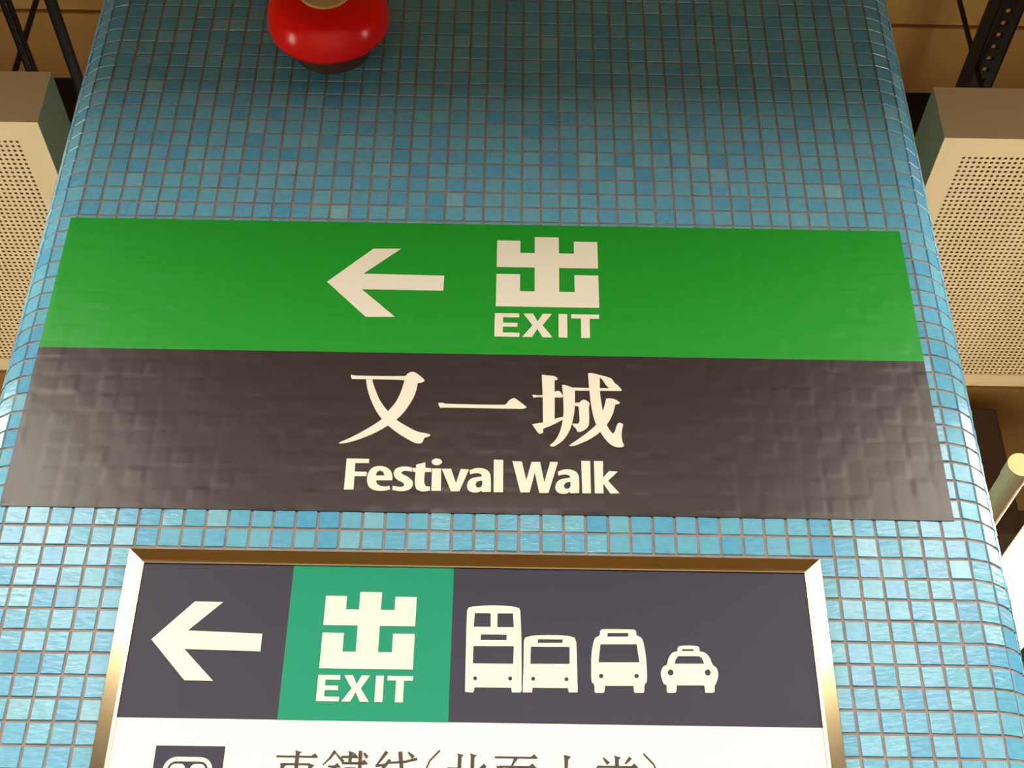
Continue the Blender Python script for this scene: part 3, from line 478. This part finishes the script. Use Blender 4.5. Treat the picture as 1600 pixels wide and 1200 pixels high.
def exit_symbol(x, top, wd, ht):
    """The gate-shaped exit character: three merlons, a waist and a crenellated base."""
    X = [0, .232, .375, .615, .765, 1.0]
    Z = [0, .058, .235, .445, .545, .785, 1.0]
    c = lambda a, b: (x + wd * a, top - ht * b)
    up = [c(0, Z[1]), c(X[1], Z[1]), c(X[1], Z[2]), c(X[2], Z[2]), c(X[2], 0), c(X[3], 0), c(X[3], Z[2]), c(X[4], Z[2]), c(X[4], Z[1]), c(1, Z[1]), c(1, Z[3]),
          c(X[3], Z[3]), c(X[3], Z[5]), c(X[4], Z[5]), c(X[4], Z[4]), c(1, Z[4]), c(1, 1), c(0, 1), c(0, Z[4]), c(X[1], Z[4]), c(X[1], Z[5]), c(X[2], Z[5]), c(X[2], Z[3]), c(0, Z[3])]
    return [[up]]


def exit_letters(x, top, wd, ht):
    c = lambda a, b: (x + wd * a, top - ht * b)
    E = [c(0, 0), c(.235, 0), c(.235, .175), c(.08, .175), c(.08, .405), c(.22, .405), c(.22, .575), c(.08, .575), c(.08, .825), c(.24, .825), c(.24, 1), c(0, 1)]
    Xl = [c(.277, 0), c(.369, 0), c(.414, .335), c(.462, 0), c(.550, 0), c(.461, .49), c(.556, 1), c(.462, 1), c(.411, .645), c(.358, 1), c(.266, 1), c(.364, .5)]
    I = [c(.615, 0), c(.699, 0), c(.699, 1), c(.615, 1)]
    T = [c(.738, 0), c(1.008, 0), c(1.008, .175), c(.915, .175), c(.915, 1), c(.831, 1), c(.831, .175), c(.738, .175)]
    return [('E', E), ('X', Xl), ('I', I), ('T', T)]


YB, YF = -0.0019, -0.0029
print_mesh('arrow', G['arrow1'], M['print'], sign, SO, YB, YF)['label'] = 'white arrow pointing left'
print_mesh('exit_symbol', exit_symbol(-6, 2719.5, 128.5, 111.8), M['print'], sign, SO, YB, YF)['label'] = 'white gate-shaped exit character'
for ch, poly in exit_letters(-7, 2597.2, 128, 35.6):
    print_mesh('letter', [[poly]], M['print'], sign, SO, YB, YF)
for k in ('you', 'yi', 'cheng'):
    print_mesh('chinese_character', G[k], M['print'], sign, SO, YB, YF)
for k in ('F', 'e', 's', 't', 'i', 'v', 'a1', 'l1', 'W', 'a2', 'l2', 'k'):
    print_mesh('letter', G[k], M['print'], sign, SO, YB, YF)

# ------------------------------------------------------------------ the framed direction board
BO = Vector((-0.0225, 0.0, BOARD[3]))
board = empty('direction_board', BO)
tag(board, 'steel-framed direction board with navy header hung on the pillar', 'board')
FACE = -0.0165
ix0, ix1, iz1, iz0 = -0.3812, 0.3357, 2.2440, BOARD[3] + 0.021
HZ = 2.0706
box('white_panel', (ix0, -0.001, iz0), (ix1, FACE, HZ), M['white'], board, org=BO)
box('navy_panel', (ix0, -0.001, HZ), (-0.2183, FACE, iz1), M['navy'], board, org=BO)
box('teal_panel', (-0.2183, -0.001, HZ - 0.0002), (-0.0449, FACE - 0.0002, iz1), M['teal'], board, org=BO)
box('navy_panel', (-0.0449, -0.001, HZ), (ix1, FACE, iz1), M['navy'], board, org=BO)
# mitred rails: inset from the outer edge and depth, in metres
RAIL = [(0.0, 0.002), (0.0, -0.0095), (0.0012, -0.0115), (0.0180, -0.0186), (0.0200, -0.0190), (0.0212, -0.0182), (0.0212, -0.010)]
ox0, ox1, oz1, oz0 = BOARD


def corner(k, d):
    return [(ox0 + d, oz1 - d), (ox1 - d, oz1 - d), (ox1 - d, oz0 + d), (ox0 + d, oz0 + d)][k % 4]


for k in range(4):
    vs, fs = [], []
    for d, y in RAIL:
        for cidx in (k, k + 1):
            px, pz = corner(cidx, d)
            vs.append((px - BO.x, y, pz - BO.z))
    for t in range(len(RAIL) - 1):
        fs.append((2 * t, 2 * t + 1, 2 * t + 3, 2 * t + 2))
    fs.append(tuple(2 * t for t in range(len(RAIL)))[::-1])
    fs.append(tuple(2 * t + 1 for t in range(len(RAIL))))
    mesh_obj('frame_rail', vs, fs, M['steel'], board)['label'] = 'champagne-coloured steel frame rail'
PB, PF = FACE + 0.0003, FACE - 0.0008
print_mesh('arrow', G['arrow2'], M['print'], board, BO, PB, PF)['label'] = 'white arrow pointing left'
print_mesh('exit_symbol', exit_symbol(-180.6, 2212.6, 97.0, 86.6), M['print'], board, BO, PB, PF)['label'] = 'white gate-shaped exit character'
for ch, poly in exit_letters(-180.8, 2118.8, 97.0, 28.2):
    print_mesh('letter', [[poly]], M['print'], board, BO, PB, PF)
for k, nm, lb in (('double_bus', 'double_decker_symbol', 'white front view of a double-decker bus'), ('single_bus', 'bus_symbol', 'white front view of a single-deck bus'),
                  ('minibus', 'minibus_symbol', 'white front view of a minibus'), ('taxi', 'taxi_symbol', 'white front view of a taxi')):
    print_mesh(nm, G[k], M['print'], board, BO, PB, PF)['label'] = lb


def rrect(xa, za, xb, zb, r, n=6):
    o = []
    for cx, cz, a0 in ((xb - r, zb - r, 0), (xa + r, zb - r, 90), (xa + r, za + r, 180), (xb - r, za + r, 270)):
        for k in range(n + 1):
            a = math.radians(a0 + 90 * k / n)
            o.append((cx + r * math.cos(a), cz + r * math.sin(a)))
    return o


tx, tz = -336.2, 2042.2
sq = [(tx, tz), (tx + 69, tz), (tx + 69, tz - 69), (tx, tz - 69)]
print_mesh('train_symbol', [[sq]], M['navy'], board, BO, PB, PF)['label'] = 'navy square with a white train front'
ts = [[rrect(tx + 10, tz - 58, tx + 59, tz - 11.5, 13), rrect(tx + 14.5, tz - 36, tx + 54.5, tz - 16, 8)],
      [rrect(tx + 17, tz - 33, tx + 32, tz - 18.5, 5)], [rrect(tx + 37, tz - 33, tx + 52, tz - 18.5, 5)]]
print_mesh('train_front', ts, M['print'], board, BO, FACE, FACE - 0.0012)['label'] = 'white train front outline'


# serif strokes for the line of Chinese text, in a 100 x 100 cell, y downwards
def hb(x0, x1, y, t=3.6):
    return [(x0, y - t / 2), (x1 - 15, y - t / 2), (x1 - 8, y - 8), (x1, y + t / 2 - 1), (x1 - 2, y + t / 2), (x0, y + t / 2)]


def hl(x0, x1, y, t=3.6):
    return [(x0, y - t / 2), (x1, y - t / 2), (x1, y + t / 2), (x0, y + t / 2)]


def vb(x, y0, y1, t=8.5):
    return [(x - t / 2 - 2, y0), (x + t / 2 + 5, y0 + 4), (x + t / 2, y0 + 8), (x + t / 2, y1), (x - t / 2, y1), (x - t / 2, y0 + 5)]


def pl(pts, w0, w1):
    n = len(pts); L, R = [], []
    for k, (x, y) in enumerate(pts):
        a, b = pts[max(0, k - 1)], pts[min(n - 1, k + 1)]
        dx, dy = b[0] - a[0], b[1] - a[1]
        l = math.hypot(dx, dy); w = (w0 + (w1 - w0) * k / (n - 1)) / 2
        L.append((x - dy / l * w, y + dx / l * w)); R.append((x + dy / l * w, y - dx / l * w))
    return L + R[::-1]


CH = {
 'dong': [hb(2, 98, 16), vb(50, 2, 99), vb(18, 31, 68), vb(82, 31, 68), hl(18, 82, 33), hl(18, 82, 49), hl(18, 82, 65), pl([(48, 66), (30, 84), (4, 96)], 8, 2), pl([(52, 66), (70, 84), (97, 95)], 2, 9)],
 'tie': [pl([(25, 2), (15, 18), (0, 34)], 7, 2), pl([(25, 5), (34, 15), (45, 26)], 2, 7), hb(12, 40, 37), hb(6, 44, 54), vb(24, 37, 88, 7), pl([(10, 62), (14, 78)], 3, 6), pl([(40, 62), (33, 78)], 6, 3), hl(2, 45, 90, 5),
         hb(40, 78, 15), vb(60, 2, 28, 7), hb(42, 100, 29), hl(50, 74, 41), vb(52, 40, 62, 6), vb(73, 40, 62, 6), hl(50, 74, 51), hl(50, 74, 61), hb(46, 78, 73), vb(61, 73, 94, 6), hl(46, 78, 93, 5),
         pl([(82, 2), (83, 40), (90, 75), (101, 94)], 8, 6), pl([(98, 46), (88, 70), (70, 97)], 7, 2), pl([(90, 6), (98, 16)], 3, 7)],
 'xian': [pl([(28, 2), (6, 34)], 8, 3), pl([(4, 34), (30, 31)], 5, 4), pl([(36, 20), (4, 62)], 7, 4), pl([(3, 62), (38, 56)], 5, 2), pl([(2, 90), (40, 78)], 7, 2),
          pl([(34, 27), (70, 24), (97, 17)], 3, 5), pl([(40, 50), (98, 40)], 3, 5), pl([(58, 2), (63, 40), (78, 76), (99, 96)], 9, 7), pl([(99, 95), (99, 76)], 6, 2), pl([(92, 52), (72, 76), (38, 97)], 8, 2), pl([(76, 3), (88, 14)], 3, 8)],
 'open': [pl([(84, 0), (58, 24), (46, 52), (58, 82), (84, 104)], 4, 4)],
 'bei': [vb(36, 2, 98), hl(8, 36, 36), pl([(4, 80), (36, 66)], 9, 3), vb(66, 2, 84), pl([(68, 48), (82, 38), (96, 28)], 3, 9), pl([(64, 82), (70, 93), (92, 93), (97, 74)], 8, 3)],
 'mian': [hb(2, 98, 8), pl([(50, 8), (40, 28)], 8, 3), vb(12, 27, 97), vb(88, 27, 97), hb(12, 94, 29), hl(12, 88, 92), vb(37, 29, 92, 6), vb(63, 29, 92, 6), hl(37, 63, 49), hl(37, 63, 70)],
 'da': [hb(3, 97, 36), pl([(50, 2), (49, 38), (36, 70), (4, 97)], 9, 2), pl([(50, 38), (66, 70), (97, 95)], 3, 10), [(45, 0), (60, 4), (54, 10), (45, 8)]],
 'tang': [pl([(20, 5), (31, 18)], 3, 8), vb(50, 0, 22), pl([(80, 4), (68, 18)], 8, 3), hb(10, 96, 25), pl([(10, 23), (4, 38)], 5, 8), hl(28, 72, 38), vb(29, 37, 57), vb(71, 37, 57), hl(29, 71, 55), vb(50, 57, 96), hb(20, 80, 74), hb(3, 97, 96)],
 'close': [pl([(16, 0), (42, 24), (54, 52), (42, 82), (16, 104)], 4, 4)],
}
for nm, xx, ww, zt in (('dong', -216, 43.5, 2040.3), ('tie', -168, 44.5, 2040.3), ('xian', -117.5, 44.5, 2040.3), ('open', -84, 38, 2041.5), ('bei', -47.5, 43, 2039.6),
                       ('mian', 2.0, 45, 2039.0), ('da', 52.2, 45, 2038.7), ('tang', 102.5, 45.5, 2038.7), ('close', 146, 38, 2041.2)):
    print_mesh('bracket_mark' if nm in ('open', 'close') else 'chinese_character', [[[(xx + ww * a / 100, zt - 45 * b / 100) for a, b in poly]] for poly in CH[nm]], M['ink'], board, BO, PB, PF)

# ------------------------------------------------------------------ the fire alarm bell
BC = Vector((-0.2475, -0.001, 3.065))
bell = empty('fire_bell', BC)
tag(bell, 'round red fire alarm bell on the mosaic at the top', 'bell')
bm = bmesh.new()
lathe_y(bm, [(0.0815, 0.047), (0.0840, 0.046), (0.0850, 0.051), (0.0846, 0.060), (0.0820, 0.074), (0.0758, 0.0862), (0.066, 0.0945), (0.053, 0.0990), (0.040, 0.1010), (0.028, 0.1016), (0.0, 0.1018)], 56)
bm_obj('gong', bm, M['red'], bell, smooth=True)
bm = bmesh.new()
lathe_y(bm, [(0.0365, 0.0995), (0.0365, 0.1032), (0.0345, 0.1042), (0.0, 0.1046)], 40)
bd = bm_obj('badge', bm, M['badge'], bell); bd['label'] = 'olive round centre badge'
bm = bmesh.new()
for zz, hw in ((-0.016, 0.024), (-0.006, 0.020), (0.012, 0.024)):
    add_box(bm, (-hw, -0.1051, zz - 0.0007), (hw, -0.1043, zz + 0.0007))
bm_obj('badge_line', bm, M['badge_ink'], bd)
bm = bmesh.new()
lathe_y(bm, [(0.0, 0.0), (0.055, 0.0), (0.055, 0.026), (0.050, 0.032), (0.030, 0.034), (0.030, 0.098), (0.0, 0.098)], 40)
bm_obj('back_box', bm, M['bell_back'], bell)

# ------------------------------------------------------------------ ceiling-hung ventilation units
PITCH_H = 0.011
PITCH_X = 0.0102
UW, UD, UH = 0.90, 0.745, 0.119
NX, NY = 80, 60
gx0, gy0 = 0.041, 0.043


def perforated_mesh():
    vs, fs, idx = [], [], {}

    def v(x, y):
        k = (round(x, 5), round(y, 5))
        if k not in idx:
            idx[k] = len(vs); vs.append((x, y, 0.0))
        return idx[k]
    r = PITCH_H * 0.28
    for a in range(NX):
        for b in range(NY):
            cx, cy = gx0 + (a + 0.5) * PITCH_X, gy0 + (b + 0.5) * PITCH_H
            h = PITCH_H / 2
            outer = [(cx + PITCH_X / 2 * q[0], cy + h * q[1]) for q in ((1, 0), (1, 1), (0, 1), (-1, 1), (-1, 0), (-1, -1), (0, -1), (1, -1))]
            inner = [(cx + r * math.cos(math.pi / 4 * k), cy + r * math.sin(math.pi / 4 * k)) for k in range(8)]
            O = [v(*p) for p in outer]
            I = [v(*p) for p in inner]
            for k in range(8):
                fs.append((O[k], I[k], I[(k + 1) % 8], O[(k + 1) % 8]))
    me = bpy.data.meshes.new('perforated_panel')
    me.from_pydata(vs, [], fs)
    me.materials.append(M['beige'])
    return me


perf_me = perforated_mesh()


def casing_mesh():
    bm = bmesh.new()
    t = 0.003
    gx1, gy1 = gx0 + NX * PITCH_X, gy0 + NY * PITCH_H
    add_box(bm, (0, 0, 0), (UW, t, UH)); add_box(bm, (0, UD - t, 0), (UW, UD, UH))
    add_box(bm, (0, t, 0), (t, UD - t, UH)); add_box(bm, (UW - t, t, 0), (UW, UD - t, UH))
    add_box(bm, (t, t, UH - t), (UW - t, UD - t, UH))
    add_box(bm, (t, t, 0), (UW - t, gy0, t)); add_box(bm, (t, gy1, 0), (UW - t, UD - t, t))
    add_box(bm, (t, gy0, 0), (gx0, gy1, t)); add_box(bm, (gx1, gy0, 0), (UW - t, gy1, t))
    bmesh.ops.recalc_face_normals(bm, faces=bm.faces[:])
    me = bpy.data.meshes.new('casing'); bm.to_mesh(me); bm.free(); me.materials.append(M['beige'])
    return me


cas_me = casing_mesh()
for side, xa, lb in ((1, 0.735, 'beige ceiling unit with perforated underside right of the pillar'), (-1, -0.780 - UW, 'beige ceiling unit with perforated underside left of the pillar')):
    un = empty('ventilation_unit', (xa, 0.301, 3.2))
    tag(un, lb, 'ventilation unit', 'ventilation units beside the pillar')
    link('casing', cas_me, un)
    link('perforated_panel', perf_me, un, (0, 0, 0.0012))
    bm = bmesh.new(); add_box(bm, (0.006, 0.006, 0.05), (UW - 0.006, UD - 0.006, 0.06))
    bm_obj('filter_pad', bm, M['beige_dark'], un)

# hangers: channels along the hall on vertical rods, and a pipe
def strut(x, y0, y1, z, wdt, label, holes=True):
    o = empty('strut_channel', (x, y0, z)); tag(o, label, 'strut')
    bm = bmesh.new(); h = wdt / 2
    for a in (-1, 1):
        add_box(bm, (a * h - 0.002, 0, 0), (a * h + 0.002, y1 - y0, wdt))
    # perforated web, with slots between the bridges
    k = 0.0
    add_box(bm, (-h, 0, 0), (-h * 0.3, y1 - y0, 0.003)); add_box(bm, (h * 0.3, 0, 0), (h, y1 - y0, 0.003))
    while k < y1 - y0:
        add_box(bm, (-h * 0.3, k, 0), (h * 0.3, k + 0.022, 0.003)); k += 0.034
    bm_obj('channel', bm, M['rod'], o)
    return o


def rod(x, y, z0, z1, r, label):
    bm = bmesh.new(); add_tube(bm, (0, 0, 0), (0, 0, z1 - z0), r)
    o = bm_obj('hanger_rod', bm, M['rod']); o.location = (x, y, z0); tag(o, label, 'rod', 'hanger rods above the ceiling units')
    return o


strut(1.085, 0.30, 1.44, 3.9, 0.056, 'dark perforated steel channel above the right ceiling unit')
strut(-1.095, 0.30, 1.44, 3.9, 0.017, 'thin dark steel channel above the left ceiling unit')
rod(1.062, 0.80, 3.319, CEIL + 0.002, 0.006, 'dark vertical rod beside the perforated channel, right of the pillar')
rod(-1.125, 0.85, 3.319, CEIL + 0.002, 0.007, 'dark vertical rod crossing the thin channel, left of the pillar')
bm = bmesh.new(); add_tube(bm, (0, 0, 0), (0, 1.19, 0), 0.013, 14)
add_tube(bm, (0, 1.1, 0), (0, 1.1, CEIL - 3.9), 0.004, 8)
pp = bm_obj('ceiling_pipe', bm, M['rod']); pp.location = (-0.992, 0.25, 3.9); tag(pp, 'thick dark pipe between the pillar and the left ceiling unit', 'pipe')
du = box('shaded_beam', (-3.0, 1.46, 3.95), (3.0, 1.75, CEIL - 0.002), M['beam']); tag(du, 'dark duct under the ceiling behind the blue pillar, shade painted into its colour', 'beam')  # beam across the hall, with the unit's shade put into its dark colour
bm = bmesh.new(); add_box(bm, (1.20, 3.0, 3.86), (1.886, 3.3, 4.40), 0.008); add_box(bm, (1.3, 3.1, 4.40), (1.36, 3.16, CEIL)); add_box(bm, (1.72, 3.1, 4.40), (1.78, 3.16, CEIL))
M['box'] = mat('brown_box', (104, 84, 68), 0.85)
hb_ = bm_obj('hanging_box', bm, M['box']); tag(hb_, 'dark box hanging behind the white pipe at the right edge', 'box')

# white pipe with a round end right of the pillar
bm = bmesh.new(); add_tube(bm, (0, 0, 0), (0, 3.64, 0), 0.0180, 24)
M['pipe'] = mat('cream_pipe', (238, 190, 128), 0.5)
cp = empty('white_pipe', (0.762, 0.358, 2.60)); tag(cp, 'white round-ended pipe peeking out right of the pillar', 'pipe')
bm_obj('tube', bm, M['pipe'], cp)
bm = bmesh.new(); add_tube(bm, (0, -0.006, 0), (0, 0.03, 0), 0.0194, 24); bm_obj('end_cap', bm, M['pipe'], cp)
bm = bmesh.new(); add_tube(bm, (0, 1.0, 0.015), (0, 1.0, CEIL - 2.6), 0.004, 8); bm_obj('hanger', bm, M['rod'], cp)


# ------------------------------------------------------------------ fluorescent fittings
HW_L = 0.062


def prism(bm, sec, y0, y1, closed=False):
    a = [bm.verts.new((p, y0, q)) for p, q in sec]
    b = [bm.verts.new((p, y1, q)) for p, q in sec]
    for k in range(len(sec) if closed else len(sec) - 1):
        k2 = (k + 1) % len(sec)
        bm.faces.new((a[k], a[k2], b[k2], b[k]))
    if closed:
        bm.faces.new(a[::-1]); bm.faces.new(b)


def fitting(x, y0, y1, z, wrap, label, hang, glow='hall_diffuser'):
    """A batten along the hall: wrap = the diffuser wraps round a narrow spine, else a box open only downwards."""
    o = empty('fluorescent_light', (x, y0, z))
    tag(o, label, 'light', 'battens beside the pillar' if wrap else 'fittings along the hall ceiling')
    L = y1 - y0
    hw = HW_L if wrap else 0.15
    bm = bmesh.new()
    if wrap:
        prism(bm, [(-0.022, 0.072), (-hw, 0.050), (-hw, 0.014), (-hw * 0.8, 0.0), (hw * 0.8, 0.0), (hw, 0.014), (hw, 0.050), (0.022, 0.072)], 0.012, L - 0.012)
        bm_obj('diffuser', bm, M['diffuser'], o)
        bm = bmesh.new(); add_box(bm, (-0.024, 0.0, 0.068), (0.024, L, 0.105), 0.004); bm_obj('housing', bm, M['lamp_body'], o)
        for ya, yb_ in ((0.0, 0.012), (L - 0.012, L)):
            bm = bmesh.new(); prism(bm, [(-0.024, 0.074), (-hw - 0.002, 0.052), (-hw - 0.002, 0.012), (-hw * 0.8, -0.002), (hw * 0.8, -0.002), (hw + 0.002, 0.012), (hw + 0.002, 0.052), (0.024, 0.074)], ya, yb_, True)
            bm_obj('end_cap', bm, M['lamp_body'], o)
    else:
        prism(bm, [(-hw, 0.004), (hw, 0.004)], 0.012, L - 0.012)
        bm_obj('diffuser', bm, M[glow], o)
        bm = bmesh.new(); add_box(bm, (-hw - 0.004, 0.0, 0.006), (hw + 0.004, L, 0.09), 0.002)
        for s_ in (-1, 1):
            add_box(bm, (s_ * (hw + 0.002) - 0.002, 0, 0), (s_ * (hw + 0.002) + 0.002, L, 0.006))
        bm_obj('housing', bm, M['lamp_body'], o)
    for yy in hang:
        bm = bmesh.new(); add_tube(bm, (0, yy - y0, 0.088), (0, yy - y0, (3.1995 if 0.31 < yy < 1.04 else CEIL) - z), 0.004, 8)
        bm_obj('hanger', bm, M['rod'], o)


fitting(0.935, -0.26, 1.06, 2.60, True, 'glaring lit batten at the right edge behind the pillar', (0.33, 0.40))
fitting(-1.000, -0.26, 1.06, 2.60, True, 'lit batten left of the pillar, mirroring the glaring one', (0.33, 0.40))
for y0_, y1_ in ((1.2, 2.4), (2.5, 3.7)):  # hidden battens added to brighten the ceiling and back wall
    for x_, sd in ((0.935, 'right'), (-1.000, 'left')):
        fitting(x_, y0_, y1_, 2.60, True, 'added lit batten, unseen behind the pillar on its %s, %s the back wall' % (sd, 'away from' if y0_ < 2 else 'close to'), (y0_ + 0.25 if y0_ > 2 else 1.95, y1_ - 0.2))
for y0_, y1_, nm in ((-1.95, -0.75, 'nearest'), (-3.25, -2.05, 'second'), (-4.55, -3.35, 'farthest')):
    for x_, sd in ((1.02, 'inner right'), (-1.065, 'inner left'), (1.93, 'outer right'), (-1.975, 'outer left')):
        fitting(x_, y0_, y1_, 3.00, False, '%s downward fitting of the %s row facing the pillar' % (nm, sd), (y0_ + 0.25, y1_ - 0.25))
for x_, sd in ((1.93, 'right'), (-1.975, 'left')):
    fitting(x_, -0.65, 0.55, 3.00, False, 'downward fitting abreast of the pillar, far to the %s' % sd, (-0.4, 0.2))
for y0_, y1_, nm in ((-3.2, -2.0, 'nearer'), (-4.5, -3.3, 'farther')):  # out-of-view fittings added for frontal light on the pillar
    fitting(-0.0225, y0_, y1_, 3.00, False, '%s added unseen downward fitting in mid-hall, lighting the pillar from in front' % nm, (y0_ + 0.25, y1_ - 0.25), 'centre_fill')
